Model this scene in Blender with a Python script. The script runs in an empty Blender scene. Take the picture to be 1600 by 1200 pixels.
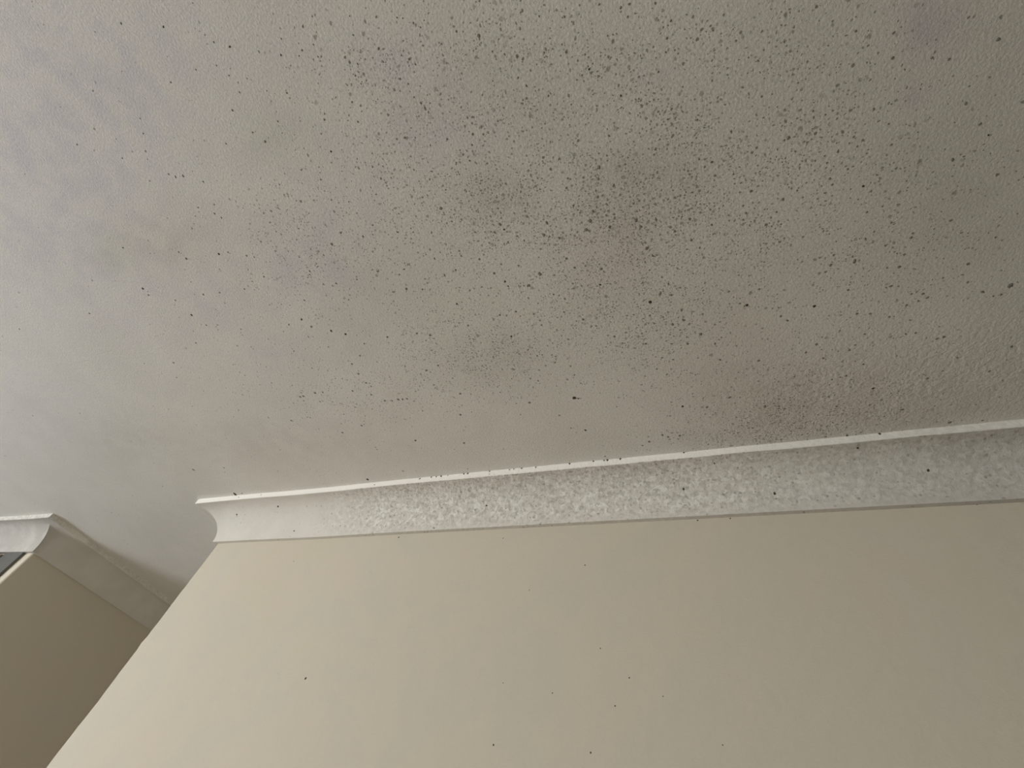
import bpy, bmesh, math, random
from mathutils import Vector, Matrix, noise

random.seed(7)
C = bpy.context.scene.collection
scene = bpy.context.scene

# ---------------------------------------------------------------- camera
CAM_Z = 1.70
cd = bpy.data.cameras.new('camera')
cam = bpy.data.objects.new('camera', cd)
C.objects.link(cam)
cd.sensor_fit = 'HORIZONTAL'
cd.sensor_width = 36.0
cd.lens = 36.0 * 716.26 / 1600.0
cd.clip_start = 0.02
RW = ((0.93273668, 0.31588552, 0.17383506),       # image right, in room axes
      (-0.15121824, 0.78039798, -0.60672237),     # image down
      (-0.32731534, 0.53962517, 0.77567347))      # view direction
# RW rows are right / down / forward; Blender cameras use right / up / back
cam.matrix_world = Matrix(((RW[0][0], -RW[1][0], -RW[2][0], 0.0),
                           (RW[0][1], -RW[1][1], -RW[2][1], 0.0),
                           (RW[0][2], -RW[1][2], -RW[2][2], CAM_Z),
                           (0, 0, 0, 1)))
scene.camera = cam

# ---------------------------------------------------------------- light
ROOM_L, ROOM_R, ROOM_B = -4.50, 0.79, -2.60       # left, right, back wall planes
WIN_Y0, WIN_Y1, WIN_Z0, WIN_Z1 = -2.05, -0.45, 0.95, 2.15
world = bpy.data.worlds.new('sky')
scene.world = world
world.use_nodes = True
wn = world.node_tree.nodes
wn['Background'].inputs['Color'].default_value = (0.80, 0.88, 1.0, 1)
wn['Background'].inputs['Strength'].default_value = 1.0

BWX0, BWX1, BWZ0, BWZ1 = -2.40, -1.00, 0.30, 2.15     # unseen window added behind the camera to brighten the front wall
def day_or_fill(loc, rot, sx, sy, watts, tint):
    ld = bpy.data.lights.new('window_and_fill_light', 'AREA')
    ld.shape = 'RECTANGLE'; ld.size = sx; ld.size_y = sy
    ld.energy = watts
    ld.color = tint
    o = bpy.data.objects.new('window_and_fill_light', ld)
    C.objects.link(o)
    o.location = loc; o.rotation_euler = rot
day_or_fill((ROOM_L - 0.10, (WIN_Y0 + WIN_Y1) / 2, (WIN_Z0 + WIN_Z1) / 2), (0, math.radians(-90), 0),
         WIN_Z1 - WIN_Z0 - 0.06, WIN_Y1 - WIN_Y0 - 0.06, 94.0, (0.95, 1.0, 1.14))
day_or_fill(((BWX0 + BWX1) / 2, ROOM_B - 0.10, (BWZ0 + BWZ1) / 2), (math.radians(90), 0, 0),
         BWX1 - BWX0 - 0.06, BWZ1 - BWZ0 - 0.06, 42.0, (1.03, 1.0, 0.88))  # warm fill through the added back window

vs = scene.view_settings
vs.view_transform = 'Standard'
vs.look = 'None'
vs.gamma = 1.0
vs.use_curve_mapping = False
vs.exposure = -0.14
scene.cycles.use_denoising = True
scene.cycles.max_bounces = 12
scene.cycles.diffuse_bounces = 8

# ---------------------------------------------------------------- measures (metres)
H = 2.60                     # ceiling
WY = 1.0411                  # plane of the wall with the passage
XA, XB = -1.6769, -2.8397    # the two corners of the passage
PEND = 3.40                  # end of the passage
CP, CT, CC, CQ = 0.1133, 0.0209, 0.1256, 0.0125   # cornice: projection, lip, drop, foot

def bow(x):
    """old plaster: the wall runs a few millimetres out of true"""
    b = 0.0035 * math.exp(-((x + 1.20) / 0.20) ** 2)
    if x < XB:
        b -= 0.035 * (XB - x)
    return b

# ---- where the mould grows and the tints lie: millimetre / metre positions on the ceiling, wall and cornice
CEILING_SPECKS = [
    (-537,-163,1.7,0),(-510,-137,2.2,0),(-552,-144,2.2,1),(-520,-132,1.8,0),(-489,-164,1.9,0),(-485,-137,1.7,0),(-487,-120,1.4,0),(-402,-149,1.5,0),(-577,-93,2.1,0),
    (-613,-108,1.5,0),(-436,-95,2.2,0),(-423,-88,2.5,0),(-436,-75,1.8,0),(-432,-61,1.6,0),(-458,-67,1.6,0),(-376,-95,2.4,0),(-342,-74,1.7,0),(-332,-65,2.0,0),
    (-324,-55,1.7,0),(-360,-45,2.1,0),(-349,-34,1.8,0),(-294,-97,1.6,0),(-326,-121,1.4,0),(-317,-117,1.4,0),(-239,-73,2.0,0),(-206,-56,3.2,0),(-377,-76,1.7,0),
    (-303,-106,1.6,0),(-336,8,2.7,0),(-340,-1,2.3,0),(-348,-13,1.8,0),(-268,45,1.8,0),(-394,39,2.4,0),(-481,66,2.5,0),(-475,90,2.6,0),(-469,-11,2.1,0),(-624,-60,2.0,0),
    (-673,-39,3.2,0),(-549,17,2.3,1),(-525,-42,2.0,0),(-531,-34,2.2,0),(-463,-42,1.9,0),(-317,65,2.5,0),(-268,72,2.8,0),(-276,88,2.1,0),(-316,107,2.0,0),(-290,111,2.0,0),
    (-274,238,4.4,0),(-380,176,3.8,0),(-492,195,3.1,0),(-573,183,2.9,0),(-581,263,3.1,0),(-654,179,3.3,0),(-619,162,2.7,0),(-183,261,2.8,0),(-227,357,3.8,0),
    (-257,378,3.7,0),(-269,250,2.4,1),(-237,282,2.5,0),(-342,295,2.6,0),(-291,250,2.7,0),(-163,17,2.5,0),(-153,32,2.2,0),(-122,57,2.2,0),(-49,42,1.9,1),(-8,93,2.0,1),
    (-62,46,1.6,0),(-79,9,2.0,0),(-112,-2,1.9,0),(-174,-20,2.1,0),(-156,-10,2.1,0),(-192,-30,1.8,0),(-51,21,1.7,0),(-64,25,1.7,0),(-70,-35,1.9,0),(-107,-48,1.6,0),
    (-17,-32,1.9,0),(12,-18,2.1,0),(25,-18,2.2,0),(20,-4,1.9,0),(-38,145,2.6,0),(-65,190,3.4,0),(-70,208,3.0,0),(-46,226,2.3,0),(-123,192,2.3,0),(-67,299,2.7,0),
    (-13,9,1.6,0),(79,21,2.1,0),(135,52,1.7,0),(71,40,2.2,0),(67,57,1.9,0),(53,79,1.7,0),(194,110,1.7,0),(229,98,1.8,0),(165,75,1.7,0),(320,115,2.0,0),(367,133,2.2,0),
    (369,164,2.7,0),(493,183,3.2,0),(418,180,2.3,0),(439,189,2.3,0),(103,164,2.1,0),(58,149,1.7,0),(270,203,2.3,0),(287,214,1.8,0),(236,232,3.2,0),(230,234,1.9,0),
    (200,191,1.9,0),(189,233,2.3,0),(307,275,2.3,0),(289,276,2.0,0),(328,259,2.0,0),(334,275,1.9,0),(246,256,2.1,0),(108,240,2.3,0),(119,235,2.3,0),(100,225,2.1,0),
    (152,265,1.9,0),(163,283,2.0,0),(178,302,2.3,0),(165,324,2.2,0),(218,350,2.4,0),(228,330,2.5,0),(250,321,1.9,0),(348,342,2.2,1),(507,311,1.8,1),(374,254,1.8,0),
    (467,335,3.1,0),(395,418,2.3,0),(357,389,2.1,0),(379,385,2.1,0),(493,291,2.5,0),(152,196,1.8,0),(298,315,2.2,0),(302,326,2.2,0),(169,338,2.3,0),(428,454,2.7,0),
    (359,438,2.4,0),(346,476,3.3,0),(308,475,2.6,0),(591,588,5.1,0),(198,160,1.8,0),(248,157,1.5,0),(-68,299,2.3,1),(-110,413,2.8,1),(-211,411,2.2,1),(-183,259,3.2,0),
    (-195,281,3.5,0),(-167,295,3.3,0),(-112,293,4.2,0),(-92,262,3.0,0),(-101,278,4.1,0),(-12,314,3.3,0),(-8,359,3.6,0),(1,377,3.2,0),(-18,476,4.0,1),(19,540,3.4,0),
    (42,534,3.1,0),(24,470,3.4,0),(3,462,3.2,0),(75,323,2.9,0),(111,344,2.5,0),(47,339,2.4,0),(87,383,2.7,0),(74,364,2.6,0),(-153,363,3.2,0),(-164,340,3.2,0),
    (17,308,3.4,0),(-18,300,3.4,0),(-125,242,2.6,0),(-119,252,2.2,0),(-78,239,3.2,0),(22,444,2.7,0),(40,510,3.1,0),(-164,485,3.1,0),(-432,382,2.9,1),(-336,492,3.1,1),
    (-344,432,3.2,0),(-846,328,3.4,1),(-785,376,3.7,1),(-751,393,3.4,1),(-832,352,3.1,0),(-891,333,2.8,0),(-579,263,2.6,0),(-534,319,4.0,0),(-497,329,2.9,0),
    (-805,283,2.9,0),(-745,221,2.5,0),(-871,203,2.6,0),(-697,264,2.5,0),(-748,461,2.9,0),(-785,480,3.3,0),(-784,513,3.8,0),(-778,545,3.1,0),(-1012,551,4.2,0),
    (-1000,551,3.8,0),(-955,547,3.7,0),(-929,550,3.0,0),(-834,563,3.2,0),(-785,586,3.6,0),(-755,613,4.3,0),(-734,617,3.6,0),(-713,616,3.9,0),(-700,618,3.5,0),
    (-686,619,3.5,0),(-557,700,4.6,0),(-878,687,4.0,0),(-735,771,3.9,1),(-589,804,4.6,0),(-1103,629,4.1,0),(-958,703,4.1,0),(-644,426,3.7,0),(-563,433,3.5,0),
    (-532,445,3.5,0),(-588,541,4.2,0),(-550,533,3.5,0),(-428,441,3.4,0),(-528,630,3.7,0),(-716,430,2.8,0),(-305,357,3.0,1),(-302,369,2.7,0),(-534,283,2.6,0),
    (-517,274,2.6,0),(-432,310,2.8,0),(-402,305,2.5,0),(-438,269,2.5,0),(-322,333,3.4,0),(-237,699,5.3,1),(-227,703,1.9,1),(-234,811,3.7,1),(14,772,3.5,1),
    (164,527,3.1,1),(151,520,2.7,0),(187,496,2.6,0),(-259,378,4.2,0),(-305,432,2.9,0),(18,539,3.2,0),(40,533,2.9,0),(72,576,3.9,0),(43,595,3.3,0),(68,784,4.0,0),
    (119,763,4.2,0),(192,804,4.1,0),(-45,859,3.8,0),(-32,868,3.5,0),(-4,868,3.8,0),(-81,877,3.6,0),(-289,749,2.9,0),(-354,693,3.9,0),(-311,629,2.7,0),(-255,584,2.6,0),
    (-308,535,2.3,0),(-292,557,2.3,0),(-257,562,2.5,0),(-222,602,2.9,0),(-106,543,3.1,0),(-93,564,2.6,0),(-43,576,2.8,0),(-14,621,3.2,0),(9,631,2.9,0),(182,670,3.5,0),
    (98,607,3.2,0),(105,651,2.8,0),(-101,379,3.4,0),(-226,360,3.8,0),(-265,330,2.4,0),(284,558,3.2,1),(237,580,3.6,0),(225,567,2.9,0),(408,544,3.0,0),(443,569,2.8,0),
    (461,573,2.8,0),(590,589,4.7,0),(552,591,2.7,0),(581,604,2.7,0),(526,565,2.5,0),(456,587,2.4,0),(469,583,3.0,0),(438,592,3.3,0),(417,507,3.2,0),(398,504,2.5,0),
    (345,479,3.3,0),(307,476,2.8,0),(413,612,2.5,0),(358,592,3.0,0),(339,535,2.5,0),(375,644,2.7,0),(445,659,2.6,0),(461,660,2.6,0),(291,650,3.3,0),(351,678,3.2,0),
    (272,667,3.1,0),(305,689,3.1,0),(379,720,2.8,0),(350,745,2.9,0),(324,750,2.7,0),(403,790,3.0,1),(622,728,3.1,0),(499,682,3.2,0),(509,680,3.2,0),(599,783,3.1,0),
    (497,781,3.3,0),(463,862,4.3,0),(337,830,3.2,0),(-818,-280,2.4,0),(-741,-249,2.4,1),(-638,-185,2.5,1),(-663,-200,1.8,0),(-683,-171,1.5,0),(-670,-151,1.7,0),
    (-728,-179,1.5,0),(-794,-180,1.8,0),(-668,-123,1.8,0),(-703,-104,2.2,0),(-926,-131,1.8,0),(-949,-104,2.1,0),(-1016,-110,1.9,0),(-933,-53,2.2,0),(-921,-44,2.9,0),
    (-902,-40,2.9,0),(-864,-17,2.2,0),(-758,-61,2.0,0),(-688,-60,2.1,0),(-888,45,2.3,0),(-878,57,2.3,0),(-918,23,2.3,0),(-874,29,2.0,0),(-948,125,3.1,1),(-921,128,2.2,0),
    (-879,147,3.0,0),(-1044,112,3.2,0),(-1051,93,2.3,0),(-1237,145,3.5,1),(-1236,164,2.6,0),(-1478,163,3.2,0),(-1155,243,3.7,1),(-1022,209,2.8,0),(-1168,196,2.6,0),
    (-1213,319,2.9,0),(-1345,360,3.1,0),(-946,218,2.7,0),(-1073,202,2.8,0),(-1196,44,2.6,0),(-1784,145,2.8,0),(-1135,279,2.7,0),(-1669,775,5.4,0),(-1525,784,3.6,0),
    (-1590,919,8.4,1),(-1555,919,4.5,0),(-988,912,5.1,1),(320,922,2.9,0),(364,925,3.4,1),(-204,915,3.2,0),(556,916,3.8,0),(614,920,3.0,0),]
MOULD_PATCHES = [
    (-0.058,0.235, 0.423,0.121, -0.058,0.288, 0.32),
    (-0.039,0.327, 0.116,0.031, -0.029,0.161, 0.60),
    (-0.246,0.232, 0.148,0.041, -0.032,0.095, 0.42),
    (0.003,0.213, 0.137,0.040, -0.012,0.073, 0.42),
    (-0.308,0.176, 0.074,0.021, -0.018,0.045, 0.30),
    (-0.402,0.542, 0.127,0.026, -0.033,0.090, 0.50),
    (-0.548,0.434, 0.097,0.022, -0.049,0.100, 0.25),
    (-0.080,0.556, 0.136,0.030, -0.016,0.091, 0.45),
    (0.024,0.483, 0.074,0.018, -0.009,0.073, 0.35),
    (0.170,0.883, 0.169,0.027, -0.002,0.075, 0.70),
    (0.303,0.834, 0.192,0.034, 0.005,0.118, 0.40),
    (0.244,0.259, 0.112,0.034, 0.001,0.091, 0.40),
    (0.105,0.260, 0.082,0.024, -0.005,0.064, 0.45),
    (-0.352,0.004, 0.148,0.047, -0.044,0.089, 0.30),
    (-0.524,-0.140, 0.046,0.015, -0.034,0.046, 0.12),
    (-0.410,-0.084, 0.033,0.011, -0.019,0.032, 0.30),
    (-0.686,0.153, 0.135,0.036, -0.078,0.112, 0.30),
    (-0.116,0.013, 0.149,0.049, -0.019,0.066, 0.25),
    (0.191,0.097, 0.138,0.046, -0.002,0.065, 0.25),
    (0.360,0.471, 0.151,0.039, 0.013,0.154, 0.25),
    (-0.789,0.593, 0.232,0.043, -0.049,0.084, 0.18),
    (-0.973,0.380, 0.287,0.062, -0.207,0.266, 0.05),
]
FILM_PATCHES = [
    (0.002,0.219, 0.095,0.028, -0.009,0.053, 0.50),
    (-0.269,0.181, 0.085,0.024, -0.018,0.050, 0.45),
    (-0.033,0.291, 0.136,0.038, -0.013,0.071, 0.15),
    (-0.421,0.547, 0.128,0.027, -0.028,0.073, 0.35),
    (-0.147,0.079, 0.085,0.026, -0.017,0.055, 0.25),
    (0.409,0.328, 0.106,0.031, 0.008,0.062, 0.15),
    (0.455,0.471, 0.142,0.038, 0.014,0.099, 0.20),
    (-1.248,0.043, 0.056,0.015, -0.063,0.051, 0.30),
    (-1.079,0.080, 0.139,0.037, -0.067,0.064, 0.25),
    (-0.644,-0.043, 0.078,0.024, -0.036,0.046, 0.25),
    (0.267,0.935, 0.357,0.055, 0.001,0.044, 0.35),
    (0.488,0.866, 0.177,0.031, 0.012,0.096, 0.30),
    (-0.207,-0.017, 0.062,0.020, -0.012,0.033, 0.20),
    (-1.862,0.602, 0.265,0.041, -0.128,0.108, 0.25),
    (-0.504,0.276, 0.131,0.033, -0.042,0.082, 0.20),
    (-1.317,0.716, 0.301,0.045, -0.088,0.107, 0.20),
    (-0.704,0.381, 0.118,0.027, -0.050,0.082, 0.20),
    (0.319,0.172, 0.100,0.033, 0.006,0.086, 0.20),
    (0.504,0.356, 0.101,0.030, 0.032,0.176, 0.30),  # mould smears, strengthened to paint in the dim right edge
    (0.444,0.143, 0.112,0.038, 0.010,0.062, 0.20),
]
PINK_PATCHES = [  # broad rows on the left put a cooler light cast into the colour
    (-0.731,0.218, 0.142,0.036, -0.076,0.109, 0.60),
    (-0.304,0.040, 0.102,0.032, -0.024,0.055, 0.55),
    (-0.355,-0.066, 0.087,0.029, -0.021,0.040, 0.45),
    (0.407,0.138, 0.038,0.013, 0.006,0.039, 0.90),
    (0.405,0.229, 0.025,0.008, 0.002,0.018, 0.70),
    (0.063,0.085, 0.065,0.021, -0.002,0.012, 0.50),
    (-1.001,0.416, 0.118,0.025, -0.058,0.074, 0.40),
    (-1.039,-0.269, 0.424,0.138, -0.213,0.150, 0.80),
    (-1.396,-0.054, 0.378,0.103, -0.258,0.176, 0.60),
    (-1.232,0.201, 0.316,0.075, -0.166,0.155, 0.30),
    (-0.534,0.099, 0.161,0.046, -0.079,0.132, 0.30),
    (-2.080,0.411, 0.447,0.079, -0.278,0.189, 0.30),
    (-1.151,0.576, 0.268,0.047, -0.108,0.136, 0.20),
    (-1.063,0.222, 0.111,0.027, -0.085,0.091, 0.20),
]
BROWN_PATCHES = [
    (0.365,0.825, 0.283,0.051, 0.008,0.115, 0.75),
    (0.109,0.702, 0.119,0.024, -0.006,0.091, 0.40),
    (-0.082,0.356, 0.073,0.019, -0.016,0.078, 0.55),
    (-0.011,0.303, 0.079,0.022, -0.006,0.036, 0.35),
    (0.154,0.560, 0.084,0.019, -0.004,0.092, 0.30),
    (0.171,0.830, 0.123,0.021, -0.002,0.082, 0.40),
    (-0.339,0.003, 0.045,0.014, -0.013,0.027, 0.35),
    (-1.243,0.727, 0.294,0.044, -0.104,0.133, 0.30),
    (-0.797,0.766, 0.312,0.048, -0.053,0.100, 0.25),
    (-1.053,0.055, 0.085,0.023, -0.052,0.049, 0.30),
]
GREEN_PATCHES = [
    (-0.647,-0.038, 0.066,0.020, -0.022,0.028, 0.60),
    (0.243,0.210, 0.054,0.017, 0.000,0.028, 0.60),
    (-0.121,0.029, 0.151,0.049, -0.022,0.076, 0.35),
    (-1.230,0.048, 0.046,0.012, -0.046,0.038, 0.50),
    (-0.504,0.276, 0.131,0.033, -0.056,0.109, 0.30),
    (0.163,0.130, 0.144,0.046, -0.005,0.104, 0.30),
    (-0.420,0.377, 0.176,0.042, -0.050,0.120, 0.25),
    (-0.045,0.514, 0.325,0.075, -0.035,0.218, 0.30),
    (0.257,0.470, 0.267,0.068, 0.004,0.213, 0.35),
    (0.441,0.378, 0.134,0.039, 0.023,0.164, 0.30),
]
WALL_SPECKS = [
    (-0.9793,1.0411,2.0565,3.2),
    (-0.2765,1.0411,2.3532,2.1),
    (-0.4155,1.0411,2.2878,1.6),
    (-0.2327,1.0411,2.1552,1.6),
    (-0.1727,1.0411,2.1007,1.7),
    (-0.3305,1.0411,2.0635,1.7),
    (-0.2011,1.0411,2.0492,1.7),
    (-0.4416,1.0411,1.9653,1.9),
    (-1.2546,1.0411,2.3928,2.1),
    (-0.4436,1.0411,2.0763,1.3),
    (-0.2461,1.0411,1.9707,1.8),
    (-0.5185,1.0411,2.4430,2.1),
    (-0.0144,1.0411,2.0027,1.5),
    (-0.1090,1.0411,2.0716,1.5),
    (0.0820,1.0411,2.4711,2.0),
    (0.0062,1.0411,2.4703,2.4),
    (0.5656,1.0411,2.4751,2.4),
    (-0.8766,1.0411,2.4635,2.6),
]
LIP_SPECKS = [
    (-0.9648,0.9278,2.5896,2.9),
    (-0.7949,0.9278,2.5957,3.4),
    (-0.7543,0.9278,2.5980,3.3),
    (-0.7362,0.9278,2.5980,3.3),
    (-0.7191,0.9278,2.5980,4.0),
    (-0.6399,0.9278,2.5980,3.5),
    (-0.6263,0.9278,2.5978,4.2),
    (-0.5542,0.9278,2.5980,3.1),
    (-0.5512,0.9278,2.5866,2.2),
    (-0.4895,0.9278,2.5970,2.8),
    (-0.4759,0.9278,2.5980,2.2),
    (-0.4517,0.9278,2.5980,3.1),
    (-0.4078,0.9278,2.5971,2.7),
    (-0.3069,0.9278,2.5980,3.6),
    (-0.2391,0.9278,2.5979,2.9),
    (-0.2088,0.9278,2.5980,2.9),
    (-0.2000,0.9278,2.5980,3.5),
    (-0.1651,0.9278,2.5977,3.5),
    (-0.0006,0.9278,2.5980,2.6),
    (0.4275,0.9278,2.5980,3.9),
    (-0.6956,0.9278,2.5980,2.0),
    (-1.5698,0.9278,2.5902,3.2),
    (-1.4610,0.9278,2.5923,2.6),
]
COVE_SPECKS = [
    (-1.6065,0.9881,2.5608,3.7,0.971),
    (-1.4000,0.9722,2.5707,4.3,1.167),
    (-1.3161,1.0255,2.5011,3.1,0.257),
    (-0.7508,1.0284,2.4815,2.7,0.068),
    (0.0681,0.9551,2.5768,3.2,1.361),
    (-0.0156,1.0055,2.5435,3.5,0.721),
    (0.1916,1.0190,2.5207,3.5,0.458),
    (0.5669,0.9358,2.5863,3.8,1.571),
    (0.3790,0.9473,2.5782,3.0,1.446),
    (0.5062,1.0042,2.5450,3.1,0.741),
    (-0.5810,1.0096,2.5379,3.2,0.651),
]
CEILING_TAIL = (-0.237, 0.699)

# ---------------------------------------------------------------- helpers
def link(name, bm, mats, parent=None, smooth=False):
    me = bpy.data.meshes.new(name)
    bm.normal_update()
    if smooth:
        for f in bm.faces:
            f.smooth = True
    bm.to_mesh(me); bm.free()
    for m in (mats if isinstance(mats, (list, tuple)) else [mats]):
        me.materials.append(m)
    o = bpy.data.objects.new(name, me)
    C.objects.link(o)
    if parent: o.parent = parent
    return o

def struct(o, label, cat):
    o['kind'] = 'structure'; o['label'] = label; o['category'] = cat
    return o

def box(bm, x0, x1, y0, y1, z0, z1, mi=0):
    v = [bm.verts.new((x, y, z)) for x in (x0, x1) for y in (y0, y1) for z in (z0, z1)]
    for q in ((0, 1, 3, 2), (4, 6, 7, 5), (0, 4, 5, 1), (2, 3, 7, 6), (0, 2, 6, 4), (1, 5, 7, 3)):
        f = bm.faces.new([v[i] for i in q]); f.material_index = mi
    return v

def fleck(bm, p, n, r, mi, h=0.0006, squash=None):
    """one low crusty dot of mould sitting on a surface, with an uneven rim"""
    n = Vector(n).normalized()
    t = n.orthogonal().normalized(); b = n.cross(t)
    a0 = random.uniform(0, 6.28)
    t, b = t * math.cos(a0) + b * math.sin(a0), b * math.cos(a0) - t * math.sin(a0)
    s = squash or random.uniform(0.65, 1.0)
    p = Vector(p)
    N = 9
    rim, mid = [], []
    for i in range(N):
        a = i * 2 * math.pi / N
        k = r * random.uniform(0.78, 1.2)
        d = t * math.cos(a) * k + b * math.sin(a) * k * s
        rim.append(bm.verts.new(p + d - n * 0.0001))
        mid.append(bm.verts.new(p + d * 0.6 + n * h))
    top = bm.verts.new(p + n * h * 1.2)
    for i in range(N):
        j = (i + 1) % N
        for f in (bm.faces.new((rim[i], rim[j], mid[j], mid[i])), bm.faces.new((mid[i], mid[j], top))):
            f.material_index = mi

# ---------------------------------------------------------------- materials
class NT:
    def __init__(self, name, rough=0.9, spec=0.25):
        self.m = bpy.data.materials.new(name); self.m.use_nodes = True
        self.t = self.m.node_tree; self.n = self.t.nodes
        self.b = self.n['Principled BSDF']
        self.b.inputs['Roughness'].default_value = rough
        self.b.inputs['Specular IOR Level'].default_value = spec
    def new(self, kind, **kw):
        nd = self.n.new(kind)
        for k, v in kw.items(): setattr(nd, k, v)
        return nd
    def L(self, a, b): self.t.links.new(a, b)
    def put(self, sock, v):
        if isinstance(v, bpy.types.NodeSocket): self.L(v, sock)
        elif isinstance(v, (tuple, list)) and len(v) == 3 and sock.type == 'RGBA': sock.default_value = (*v, 1)
        else: sock.default_value = v
    def math(self, op, a, b=None, clamp=False):
        nd = self.new('ShaderNodeMath', operation=op, use_clamp=clamp)
        self.put(nd.inputs[0], a)
        if b is not None: self.put(nd.inputs[1], b)
        return nd.outputs[0]
    def ramp(self, v, a, b, lo=0.0, hi=1.0):
        nd = self.new('ShaderNodeMapRange', interpolation_type='SMOOTHSTEP', clamp=True)
        self.put(nd.inputs[0], v); self.put(nd.inputs[1], a); self.put(nd.inputs[2], b)
        self.put(nd.inputs[3], lo); self.put(nd.inputs[4], hi)
        return nd.outputs[0]
    def mix(self, fac, a, b):
        nd = self.new('ShaderNodeMix', data_type='RGBA')
        self.put(nd.inputs[0], fac); self.put(nd.inputs[6], a); self.put(nd.inputs[7], b)
        return nd.outputs[2]
    def coord(self):
        return self.new('ShaderNodeTexCoord').outputs['Object']
    def noise(self, co, scale, detail=3.0, rough=0.55, dist=0.0):
        nd = self.new('ShaderNodeTexNoise')
        self.L(co, nd.inputs['Vector'])
        nd.inputs['Scale'].default_value = scale; nd.inputs['Detail'].default_value = detail
        nd.inputs['Roughness'].default_value = rough; nd.inputs['Distortion'].default_value = dist
        return nd.outputs['Fac']
    def attr(self, name):
        return self.new('ShaderNodeAttribute', attribute_name=name).outputs['Fac']
    def warp(self, co, scale, amount):
        nd = self.new('ShaderNodeTexNoise')
        self.L(co, nd.inputs['Vector']); nd.inputs['Scale'].default_value = scale
        nd.inputs['Detail'].default_value = 2.0
        a = self.new('ShaderNodeVectorMath', operation='SUBTRACT')
        self.L(nd.outputs['Color'], a.inputs[0]); a.inputs[1].default_value = (.5, .5, .5)
        s = self.new('ShaderNodeVectorMath', operation='SCALE')
        self.L(a.outputs[0], s.inputs[0]); s.inputs['Scale'].default_value = amount
        r = self.new('ShaderNodeVectorMath', operation='ADD')
        self.L(co, r.inputs[0]); self.L(s.outputs[0], r.inputs[1])
        return r.outputs[0]
    def dots(self, co, cell, dens, r_lo, r_hi, soft, gain, dim='2D'):
        """round mould dots: one per Voronoi cell, there when the cell's own random number is below dens"""
        v = self.new('ShaderNodeTexVoronoi', voronoi_dimensions=dim, feature='F1')
        self.L(co, v.inputs['Vector']); v.inputs['Scale'].default_value = 1.0 / cell
        v.inputs['Randomness'].default_value = 0.95
        sep = self.new('ShaderNodeSeparateColor'); self.L(v.outputs['Color'], sep.inputs[0])
        there = self.math('LESS_THAN', sep.outputs[0], dens)
        rad = self.ramp(sep.outputs[1], 0.0, 1.0, r_lo / cell, r_hi / cell)
        edge = self.math('MULTIPLY', rad, 1.0 - soft)
        shape = self.ramp(v.outputs['Distance'], edge, rad, 1.0, 0.0)
        alpha = self.ramp(sep.outputs[2], 0.0, 1.0, gain * 0.35, gain)
        return self.math('MULTIPLY', self.math('MULTIPLY', shape, there), alpha)
    def bump(self, h, strength, dist):
        nd = self.new('ShaderNodeBump')
        nd.inputs['Strength'].default_value = strength; nd.inputs['Distance'].default_value = dist
        self.L(h, nd.inputs['Height']); self.L(nd.outputs[0], self.b.inputs['Normal'])
    def colour(self, c): self.put(self.b.inputs['Base Color'], c)

def flat(name, c, rough=0.9, spec=0.2):
    t = NT(name, rough, spec)
    co = t.coord()
    k = t.ramp(t.noise(co, 160, 3), 0.3, 0.7)
    t.colour(t.mix(k, tuple(x * 0.88 for x in c), c))
    return t.m

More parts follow.
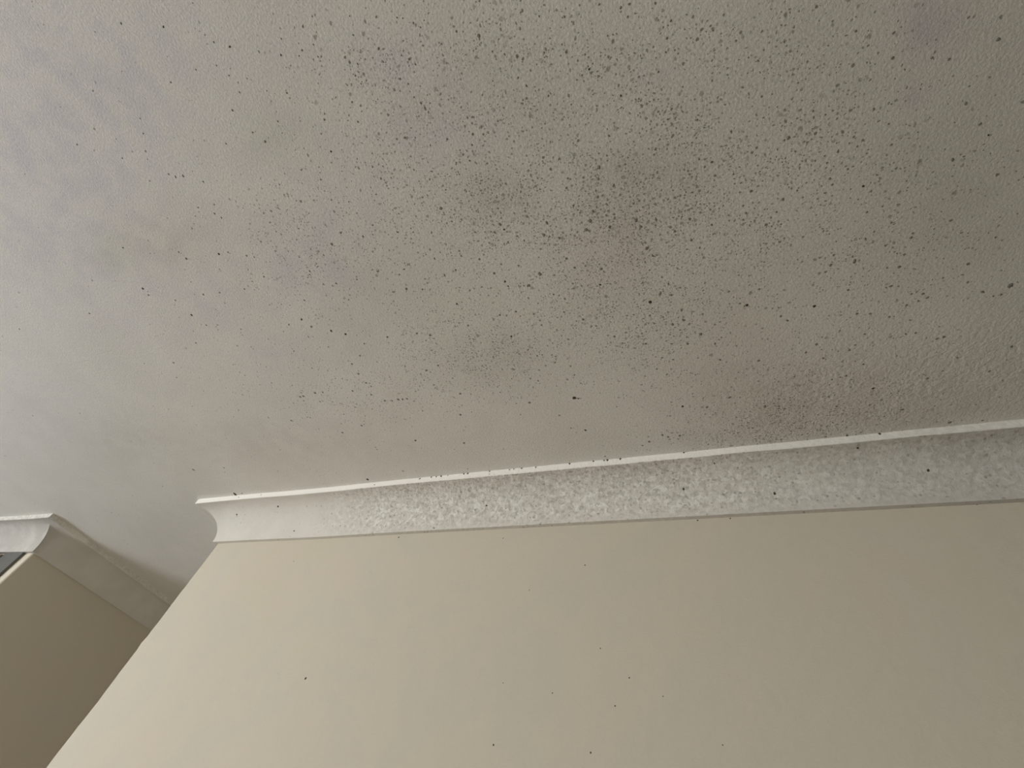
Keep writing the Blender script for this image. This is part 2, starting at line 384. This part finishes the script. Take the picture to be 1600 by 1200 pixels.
def ceiling_material():
    t = NT('mouldy ceiling paint', 0.92, 0.15)
    co = t.coord()
    mould, film_shade, pink, green, brown = (t.attr(a) for a in ('mould', 'film_shade', 'pink', 'green', 'brown'))
    WHITE, FILM, PINK, GREEN, DOT = (.83, .81, .75), (.50, .48, .42), (.66, .625, .70), (.72, .715, .60), (.205, .188, .148)
    cloud = t.ramp(t.noise(co, 5.0, 4), 0.30, 0.72, -0.5, 0.5)
    blot = t.ramp(t.noise(co, 17.0, 4), 0.30, 0.72)
    grain = t.noise(co, 230.0, 4, 0.65)
    c = t.mix(t.ramp(cloud, -0.5, 0.5, 0.0, 0.12), WHITE, FILM)
    c = t.mix(t.math('MULTIPLY', pink, t.ramp(blot, 0, 1, 0.35, 0.9)), c, PINK)
    c = t.mix(t.math('MULTIPLY', green, t.ramp(blot, 0, 1, 0.7, 0.3)), c, GREEN)
    c = t.mix(t.math('MULTIPLY', brown, t.ramp(blot, 0, 1, 0.5, 1.0)), c, (.66, .595, .525))
    c = t.mix(t.math('MULTIPLY', film_shade, t.ramp(blot, 0, 1, 0.55, 1.0)), c, FILM)
    # grain of the roller-stippled paint, with dirt held in its hollows where the mould grows
    g = t.ramp(grain, 0.36, 0.64)
    c = t.mix(t.math('MULTIPLY', t.math('SUBTRACT', 1.0, g), t.ramp(mould, 0.0, 0.9, 0.08, 0.16)), c, FILM)
    w = t.warp(co, 140.0, 0.006)
    clump = t.ramp(t.noise(co, 26.0, 3), 0.36, 0.66, 0.25, 1.5)
    d = t.math('MULTIPLY', mould, clump)
    big = t.dots(w, 0.028, t.math('MULTIPLY', d, 0.70), 0.0026, 0.0050, 0.55, 0.60)
    med = t.dots(w, 0.0100, t.math('MULTIPLY', d, 0.95), 0.0014, 0.0031, 0.45, 0.85)
    sml = t.dots(w, 0.0056, t.math('MULTIPLY', d, 1.30), 0.0008, 0.0020, 0.45, 0.85)
    a = t.math('MAXIMUM', t.math('MAXIMUM', big, med), sml)
    # pale flecks between the spots and an even salt-and-pepper tooth in the paint
    fl = t.math('MULTIPLY', t.ramp(t.noise(co, 240.0, 2), 0.52, 0.66), t.ramp(mould, 0.0, 0.6, 0.16, 0.55))
    c = t.mix(fl, c, (.90, .88, .81))
    tooth = t.ramp(t.noise(co, 200.0, 3, 0.65), 0.40, 0.60)
    c = t.mix(t.math('MULTIPLY', tooth, t.ramp(mould, 0.0, 0.5, 0.20, 0.36)), c, FILM)
    c = t.mix(a, c, DOT)
    t.colour(c)
    rough_patch = t.attr('relief')
    worm = t.noise(co, 85.0, 3, 0.55, 0.6)
    hgt = t.math('ADD', t.math('MULTIPLY', grain, 0.35), t.math('MULTIPLY', t.math('MULTIPLY', worm, rough_patch), 1.0))
    t.bump(hgt, 0.6, 0.005)
    return t.m

def cornice_material():
    t = NT('mouldy cornice paint', 0.85, 0.25)
    co = t.coord()
    mould, lip = t.attr('mould'), t.attr('lip')
    CLEAN, GREY, FLAKE, DOT = (.74, .71, .64), (.51, .485, .43), (.88, .86, .80), (.22, .205, .17)
    w = t.warp(co, 60.0, 0.010)
    n1 = t.noise(w, 90.0, 3, 0.6, 0.15)
    n2 = t.noise(w, 70.0, 4, 0.65, 0.1)
    stain = t.ramp(t.noise(co, 9.0, 4), 0.35, 0.7)
    c = t.mix(t.math('MULTIPLY', stain, 0.22), CLEAN, GREY)
    c = t.mix(t.math('MULTIPLY', mould, t.ramp(n1, 0.46, 0.62, 0.0, 0.75)), c, GREY)
    c = t.mix(t.math('MULTIPLY', mould, t.ramp(n2, 0.50, 0.62, 0.0, 0.80)), c, FLAKE)
    d = t.dots(w, 0.0105, t.math('MULTIPLY', mould, 0.8), 0.0020, 0.0042, 0.5, 0.6, '3D')
    c = t.mix(d, c, DOT)
    c = t.mix(t.math('MULTIPLY', t.attr('film_shade'), t.ramp(t.noise(w, 16.0, 4), 0.25, 0.6, 0.6, 1.0)), c, (.34, .325, .295))
    c = t.mix(lip, c, t.mix(t.math('MULTIPLY', t.attr('film_shade'), t.ramp(n1, 0.35, 0.6, 0.7, 1.3)), (.95, .925, .86), (.52, .505, .45)))  # lip paler than the cove, painting in its brighter lighting
    t.colour(c)
    hgt = t.math('ADD', t.math('MULTIPLY', t.noise(co, 200.0, 3), 0.25),
                 t.math('MULTIPLY', t.math('MULTIPLY', n2, mould), 1.2))
    t.bump(hgt, 0.5, 0.0045)
    return t.m

def wall_material(name, base, warm, cool):
    t = NT(name, 0.8, 0.3)
    co = t.coord()
    a = t.ramp(t.noise(co, 4.5, 3), 0.35, 0.68)
    b = t.ramp(t.noise(t.warp(co, 3.0, 0.6), 6.5, 3), 0.40, 0.70)
    c = t.mix(t.math('MULTIPLY', a, 0.55), base, warm)
    c = t.mix(t.math('MULTIPLY', b, 0.45), c, cool)
    g = t.ramp(t.noise(co, 260.0, 3, 0.65), 0.35, 0.65)
    c = t.mix(t.math('MULTIPLY', g, 0.07), c, tuple(x * 0.7 for x in base))
    scuff = t.ramp(t.noise(co, 34.0, 4, 0.7), 0.62, 0.78)
    c = t.mix(t.math('MULTIPLY', scuff, 0.10), c, tuple(x * 0.6 for x in base))
    t.colour(c)
    t.bump(t.math('ADD', t.math('MULTIPLY', t.noise(co, 240.0, 3), 0.3), t.noise(co, 22.0, 2)), 0.25, 0.004)
    return t.m

def floor_material():
    t = NT('wooden floor', 0.45, 0.4)
    co = t.coord()
    br = t.new('ShaderNodeTexBrick')
    t.L(co, br.inputs['Vector'])
    br.inputs['Color1'].default_value = (.115, .085, .055, 1); br.inputs['Color2'].default_value = (.14, .105, .07, 1)
    br.inputs['Mortar'].default_value = (.10, .06, .03, 1); br.inputs['Scale'].default_value = 1.0
    br.inputs['Mortar Size'].default_value = 0.003
    br.inputs['Brick Width'].default_value = 1.2; br.inputs['Row Height'].default_value = 0.14
    t.colour(br.outputs['Color'])
    return t.m

def glass_material():
    t = NT('window glass', 0.02, 0.5)
    tr = t.new('ShaderNodeBsdfTransparent'); tr.inputs[0].default_value = (.95, .97, .96, 1)
    gl = t.new('ShaderNodeBsdfGlossy'); gl.inputs['Roughness'].default_value = 0.02
    mx = t.new('ShaderNodeMixShader'); mx.inputs[0].default_value = 0.06
    t.L(tr.outputs[0], mx.inputs[1]); t.L(gl.outputs[0], mx.inputs[2])
    t.L(mx.outputs[0], t.n['Material Output'].inputs['Surface'])
    return t.m

M_CEIL = ceiling_material()
M_TRIM = cornice_material()
M_WALL = wall_material('beige wall paint', (.635, .58, .465), (.64, .57, .475), (.60, .575, .485))
M_FLOOR = floor_material()
M_FRAME = flat('grey door frame paint', (.13, .13, .115), 0.5, 0.4)
M_LEAF = flat('near black door colour', (.018, .015, .010), 0.5, 0.3)
M_ABSORB = flat('light absorbing dark brown', (.06, .045, .03), 0.5, 0.4)
M_WHITE = flat('white window paint', (.78, .77, .73), 0.5, 0.4)
M_GLASS = glass_material()
M_SPECK = flat('dark grey mould crust', (.255, .245, .21))
M_BLACK = flat('black mould crust', (.075, .068, .055))

def field(blobs, x, y):
    s = 0.0
    for cx, cy, ux, uy, vx, vy, a in blobs:
        dx, dy = x - cx, y - cy
        det = ux * vy - uy * vx
        p = (dx * vy - dy * vx) / det; q = (ux * dy - uy * dx) / det
        e = p * p + q * q
        if e < 9: s += a * math.exp(-e)
    return s

# ---------------------------------------------------------------- ceiling
def build_ceiling():
    bm = bmesh.new()
    names = ('mould', 'film_shade', 'pink', 'green', 'relief', 'brown')
    lay = [bm.verts.layers.float.new(n) for n in names]
    xs, x = [], ROOM_L - 0.2
    while x < ROOM_R + 0.2: xs.append(x); x += 0.03
    xs.append(ROOM_R + 0.2)
    ys, y = [], ROOM_B - 0.2
    while y < PEND + 0.2: ys.append(y); y += 0.03
    ys.append(PEND + 0.2)
    grid = []
    for x in xs:
        col = []
        for y in ys:
            v = bm.verts.new((x, y, H))
            wob = 0.75 + 0.5 * (noise.noise(Vector((x * 7, y * 7, 3.3))) + 0.5)
            v[lay[0]] = min(1.0, field(MOULD_PATCHES, x, y) * wob) + 0.006
            v[lay[1]] = min(1.0, field(FILM_PATCHES, x, y))
            v[lay[2]] = min(1.0, field(PINK_PATCHES, x, y))
            v[lay[3]] = min(1.0, field(GREEN_PATCHES, x, y))
            v[lay[4]] = math.exp(-((x - 0.42) / 0.38) ** 2 - ((y - 0.80) / 0.17) ** 2)
            v[lay[5]] = min(1.0, field(BROWN_PATCHES, x, y))
            col.append(v)
        grid.append(col)
    for i in range(len(xs) - 1):
        for j in range(len(ys) - 1):
            bm.faces.new((grid[i][j], grid[i][j + 1], grid[i + 1][j + 1], grid[i + 1][j]))
    # closed upper side of the slab
    t = [bm.verts.new((x, y, H + 0.15)) for x, y in ((xs[0], ys[0]), (xs[-1], ys[0]), (xs[-1], ys[-1]), (xs[0], ys[-1]))]
    bm.faces.new(t)
    rims = ([c[0] for c in grid], grid[-1], [c[-1] for c in grid][::-1], grid[0][::-1])
    for k, rim in enumerate(rims):
        bm.faces.new([t[(k + 1) % 4], t[k]] + list(rim))
    for xm, ym, r, dark in CEILING_SPECKS:
        fleck(bm, (xm / 1000, ym / 1000, H), (0, 0, -1), r / 1000, 2 if dark else 1)
    # the one with a drawn-out tail
    px, py = CEILING_TAIL
    for k in range(5):
        fleck(bm, (px + 0.0035 * (k + 1), py + 0.0009 * (k + 1), H), (0, 0, -1), 0.0021 - 0.0003 * k, 2)
    return struct(link('ceiling', bm, [M_CEIL, M_SPECK, M_BLACK]),
                  'off-white painted ceiling spotted all over with grey mould', 'ceiling')

# ---------------------------------------------------------------- cornices
def cornice_profile():
    """(offset from wall, height, is it the lip) from the foot on the wall up to the ceiling"""
    p = [(0.0, H - CC, 0), (CQ, H - CC, 0)]
    ox = CP - 0.008
    n = 16
    for i in range(1, n + 1):
        a = i * math.pi / 2 / n
        p.append((ox - (ox - CQ) * math.cos(a), H - CC + (CC - CT) * math.sin(a), 0))
    p += [(CP - 0.0015, H - CT, 0), (CP, H - CT + 0.0015, 1), (CP, H, 1)]
    return p

def cornice(name, path, wall_side, mould=None, specks=False, film_shade=None):
    """sweep the profile along a plan polyline with mitred corners; wall_side +1 = wall on the left of travel"""
    bm = bmesh.new()
    lm, ll, lf = (bm.verts.layers.float.new(n) for n in ('mould', 'lip', 'film_shade'))
    P = [Vector(p) for p in path]
    seg = [(P[i + 1] - P[i]).normalized() for i in range(len(P) - 1)]
    nor = [Vector((d.y, -d.x)) * wall_side for d in seg]
    st = []
    for i in range(len(P)):
        if i == 0: m = nor[0]
        elif i == len(P) - 1: m = nor[-1]
        else:
            m = nor[i - 1] + nor[i]; m = m / m.dot(nor[i])
        st.append((P[i], m, i))
        if i < len(P) - 1:
            L = (P[i + 1] - P[i]).length; k = max(1, int(L / 0.02))
            for j in range(1, k): st.append((P[i].lerp(P[i + 1], j / k), nor[i], -1))
    prof = cornice_profile()
    rings, corners = [], []
    for k, (p, m, ci) in enumerate(st):
        ring = []
        for q, (o, z, l) in enumerate(prof):
            wav = 0.0
            if mould and ci < 0 and q > 1:
                wav = 0.0009 * noise.noise(Vector((p.x * 9, q * 0.25, 1.7)))
            dy = bow(p.x) if p.y < WY + 0.01 and p.y > WY - 0.01 else 0.0
            v = bm.verts.new((p.x + m.x * (o + wav), p.y + m.y * (o + wav) + dy, z + (wav if q > 1 and q < len(prof) - 1 else 0)))
            v[ll] = l
            v[lf] = (film_shade(p.x, p.y) + (0.3 if l and p.y > WY + 0.1 else 0.0)) if film_shade else 0.0  # passage lip painted darker to stand for the shade there
            v[lm] = mould(p.x, q / (len(prof) - 1)) if mould else 0.0
            ring.append(v)
        back = bm.verts.new((p.x, p.y + (bow(p.x) if abs(p.y - WY) < 0.01 else 0.0), H))
        ring.append(back)
        rings.append(ring)
        if ci > 0: corners.append(k)
    n = len(rings[0])
    for a, b in zip(rings, rings[1:]):
        for i in range(n):
            j = (i + 1) % n
            f = bm.faces.new((a[i], a[j], b[j], b[i]))
            f.smooth = 1 < i < len(prof) - 4 + 1
    bm.faces.new(rings[0][::-1]); bm.faces.new(rings[-1])
    bmesh.ops.recalc_face_normals(bm, faces=bm.faces[:])
    # keep the arrises crisp
    for e in bm.edges:
        if len(e.link_faces) == 2 and e.calc_face_angle(0) > 0.5: e.smooth = False
    if specks:
        for x, y, z, r in LIP_SPECKS: fleck(bm, (x, y + bow(x), z), (0, -1, 0), r / 1000, 1)
        for x, y, z, r, a in COVE_SPECKS:
            fleck(bm, (x, y + bow(x), z), (0, -math.cos(a), -math.sin(a)), r / 1000, 1, 0.0014)
    return link(name, bm, [M_TRIM, M_BLACK])

def mould_main(x, q):
    def s(a, b, v): 
        k = min(1, max(0, (v - a) / (b - a))); return k * k * (3 - 2 * k)
    along = s(-1.25, -0.95, x) * (1.0 - 0.35 * s(-0.15, 0.35, x)) + 0.10
    across = s(0.05, 0.22, q) * (1 - 0.35 * s(0.75, 0.95, q))
    return along * (0.35 + 0.65 * across)

# ---------------------------------------------------------------- walls
def build_wall_front():
    """the near wall: front face, rounded plaster corner, and the hidden side of the passage"""
    bm = bmesh.new()
    R = 0.007
    plan = [(ROOM_R + 0.2, WY)]
    x = ROOM_R
    while x > XA + R + 0.02: plan.append((x, WY + bow(x))); x -= 0.05
    for k in range(5):
        a = k / 4 * math.pi / 2
        plan.append((XA + R - R * math.sin(a), WY + R - R * math.cos(a)))
    ncorner = range(len(plan) - 5, len(plan))
    y = WY + 0.1
    while y < PEND: plan.append((XA, y)); y += 0.4
    plan.append((XA, PEND + 0.2))
    zs = [i * 0.02 for i in range(int(H / 0.02))] + [H]
    cols = []
    for z in zs:
        row = []
        for i, (px, py) in enumerate(plan):
            dx = 0.0
            if i in ncorner and z < H - CC - 0.01:
                dx = 0.004 * noise.noise(Vector((0.2, z * 9.0, 0.0))) + 0.0018 * noise.noise(Vector((4.0, z * 34.0, 0.0)))
                if abs(z - 2.12) < 0.02: dx -= 0.004
            row.append(bm.verts.new((px + dx, py, z)))
        cols.append(row)
    for a, b in zip(cols, cols[1:]):
        for i in range(len(plan) - 1):
            f = bm.faces.new((a[i], b[i], b[i + 1], a[i + 1])); f.smooth = i in ncorner
    back = [bm.verts.new((ROOM_R + 0.2, PEND + 0.2, z)) for z in zs]
    for k in range(len(zs) - 1):
        bm.faces.new((back[k], back[k + 1], cols[k + 1][0], cols[k][0]))
        bm.faces.new((cols[k][-1], cols[k + 1][-1], back[k + 1], back[k]))
    bm.faces.new(cols[0] + [back[0]]); bm.faces.new((cols[-1] + [back[-1]])[::-1])
    bmesh.ops.recalc_face_normals(bm, faces=bm.faces[:])
    for x, y, z, r in WALL_SPECKS: fleck(bm, (x, y + bow(x), z), (0, -1, 0), r / 1000, 1)
    return struct(link('wall_front', bm, [M_WALL, M_BLACK]), 'lit beige painted wall under the long mouldy cornice', 'wall')

DOOR_X0, DOOR_X1, DOOR_Z = -3.80, -3.035, 2.462
def build_wall_passage():
    """the wall beyond the passage opening: short front run with a doorway, then the shaded passage side"""
    bm = bmesh.new()
    yb = lambda x: WY + bow(x)
    # passage side and the narrow pier by the corner
    def prism(pts, z0, z1):
        lo = [bm.verts.new((x, y, z0)) for x, y in pts]; hi = [bm.verts.new((x, y, z1)) for x, y in pts]
        n = len(pts)
        bm.faces.new(lo[::-1]); bm.faces.new(hi)
        for i in range(n): bm.faces.new((lo[i], lo[(i + 1) % n], hi[(i + 1) % n], hi[i]))
    xa = DOOR_X1
    prism([(xa, yb(xa)), (XB - 0.004, yb(XB)), (XB, WY + 0.004), (XB, PEND + 0.2), (xa, PEND + 0.2)], 0, H)
    xb = DOOR_X0
    prism([(ROOM_L - 0.2, yb(ROOM_L)), (xb, yb(xb)), (xb, WY + 0.32), (ROOM_L - 0.2, WY + 0.32)], 0, H)
    prism([(xb, yb(xb)), (xa, yb(xa)), (xa, WY + 0.32), (xb, WY + 0.32)], DOOR_Z, H)
    bmesh.ops.recalc_face_normals(bm, faces=bm.faces[:])
    return struct(link('wall_side', bm, [M_WALL]), 'shaded beige wall of the passage at the lower left', 'wall')

def build_door():
    root = bpy.data.objects.new('door_1', None); C.objects.link(root)
    root.location = ((DOOR_X0 + DOOR_X1) / 2, WY, 0)
    struct(root, 'dark doorway with a grey frame at the left edge, under the far cornice', 'door')
    inv = Vector(root.location)
    bm = bmesh.new()
    W, T = 0.145, 0.010
    y1 = WY + bow(DOOR_X1) - 0.001; y0 = WY + bow(DOOR_X0) - 0.001
    box(bm, DOOR_X1 - 0.001, DOOR_X1 + W, y1 - T + 0.004, y1 + 0.004, 0.0, H - CC - 0.002)
    box(bm, DOOR_X0 - W, DOOR_X0 + 0.001, y0 - T, y0, 0.0, H - CC - 0.002)
    box(bm, DOOR_X1 - 0.02, DOOR_X1 - 0.001, y1 - T, WY + 0.30, 0.0, DOOR_Z)
    box(bm, DOOR_X0 + 0.001, DOOR_X0 + 0.02, y0 - T, WY + 0.30, 0.0, DOOR_Z)
    box(bm, DOOR_X0 + 0.02, DOOR_X1 - 0.02, y0 - T, WY + 0.30, DOOR_Z - 0.012, DOOR_Z)
    bmesh.ops.translate(bm, verts=bm.verts[:], vec=-inv)
    link('door_frame', bm, M_FRAME, root)
    bm = bmesh.new()
    box(bm, DOOR_X0 + 0.022, DOOR_X1 - 0.022, WY + 0.16, WY + 0.20, 0.006, DOOR_Z - 0.014)  # near-black leaf filling the dark opening
    for k in range(2):
        for z0, z1 in ((0.2, 1.0), (1.15, 2.25)):
            a = DOOR_X0 + 0.10 + k * 0.31
            box(bm, a, a + 0.25, WY + 0.150, WY + 0.161, z0, z1)
    bmesh.ops.translate(bm, verts=bm.verts[:], vec=-inv)
    link('door_leaf', bm, M_LEAF, root)

def plain_wall(name, label, boxes, mat=None):
    bm = bmesh.new()
    for b in boxes: box(bm, *b)
    return struct(link(name, bm, [mat or M_WALL]), label, 'wall')

def build_window(name, label, place, w0, w1, z0, z1):
    """frame with a centre mullion, pane and sill; place(u, d) maps along-wall and depth-outwards to x, y"""
    root = bpy.data.objects.new(name, None); C.objects.link(root)
    cx, cy = place((w0 + w1) / 2, 0.15)
    root.location = (cx, cy, z0)
    struct(root, label, 'window')
    def put(part, boxes, mat):
        bm = bmesh.new()
        for u0, u1, d0, d1, a, b in boxes:
            (xa, ya), (xb, yb) = place(u0, d0), place(u1, d1)
            box(bm, min(xa, xb), max(xa, xb), min(ya, yb), max(ya, yb), a, b)
        bmesh.ops.translate(bm, verts=bm.verts[:], vec=-Vector(root.location))
        link(part, bm, mat, root)
    w, m = 0.05, (w0 + w1) / 2
    put('window_frame', [(w0, w0 + w, .14, .19, z0, z1), (m - w / 2, m + w / 2, .14, .19, z0, z1), (w1 - w, w1, .14, .19, z0, z1),
                         (w0, w1, .142, .188, z0, z0 + w), (w0, w1, .142, .188, z1 - w, z1)], M_WHITE)
    put('window_pane', [(w0 + .01, w1 - .01, .164, .170, z0 + .01, z1 - .01)], M_GLASS)
    put('window_sill', [(w0 - .04, w1 + .04, -.05, .14, z0 - .03, z0 - .001)], M_WHITE)

# ---------------------------------------------------------------- build
bm = bmesh.new(); box(bm, ROOM_L - 0.2, ROOM_R + 0.2, ROOM_B - 0.2, PEND + 0.2, -0.12, 0.0)
struct(link('floor', bm, M_FLOOR), 'brown wooden plank floor', 'floor')
build_ceiling()
build_wall_front()
build_wall_passage()
T = 0.2
plain_wall('wall_left', 'beige wall with the window', [
    (ROOM_L - T, ROOM_L, ROOM_B - T, WIN_Y0, 0, H), (ROOM_L - T, ROOM_L, WIN_Y1, WY - 0.1, 0, H),
    (ROOM_L - T, ROOM_L, WIN_Y0, WIN_Y1, 0, WIN_Z0 - 0.03), (ROOM_L - T, ROOM_L, WIN_Y0, WIN_Y1, WIN_Z1, H)])
plain_wall('wall_right_absorber', 'unseen dark wall added close on the right to absorb light', [(ROOM_R, ROOM_R + T, ROOM_B, WY, 0, H)], M_ABSORB)  # dark wall set near the frame edge to dim the right side
plain_wall('wall_back', 'beige wall behind the camera', [
    (ROOM_L, BWX0, ROOM_B - T, ROOM_B, 0, H), (BWX1, ROOM_R + T, ROOM_B - T, ROOM_B, 0, H),
    (BWX0, BWX1, ROOM_B - T, ROOM_B, 0, BWZ0 - 0.03), (BWX0, BWX1, ROOM_B - T, ROOM_B, BWZ1, H)])
plain_wall('wall_end', 'beige wall closing the passage', [(XB, XA, PEND, PEND + T, 0, H)])
struct(cornice('trim_1', [(ROOM_R, WY), (XA, WY), (XA, PEND)], -1, mould_main, True, lambda x, y: 0.32 * min(1, max(0, (x - 0.05) / 0.5))),
       'long white cornice with mottled mould along the lit wall', 'cornice')
struct(cornice('trim_2', [(XB, PEND), (XB, WY), (ROOM_L, WY)], -1, None, False, lambda x, y: 0.65 if y < WY + 0.01 else 0.15),  # grey mottling on the front run, deepened to paint in its dimmer light
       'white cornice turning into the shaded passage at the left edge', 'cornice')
build_door()
build_window('window_1', 'white framed window in the left wall', lambda u, d: (ROOM_L - d, u), WIN_Y0, WIN_Y1, WIN_Z0, WIN_Z1)
build_window('fill_window', 'unseen tall window added behind the camera to brighten the front wall', lambda u, d: (u, ROOM_B - d), BWX0, BWX1, BWZ0, BWZ1)
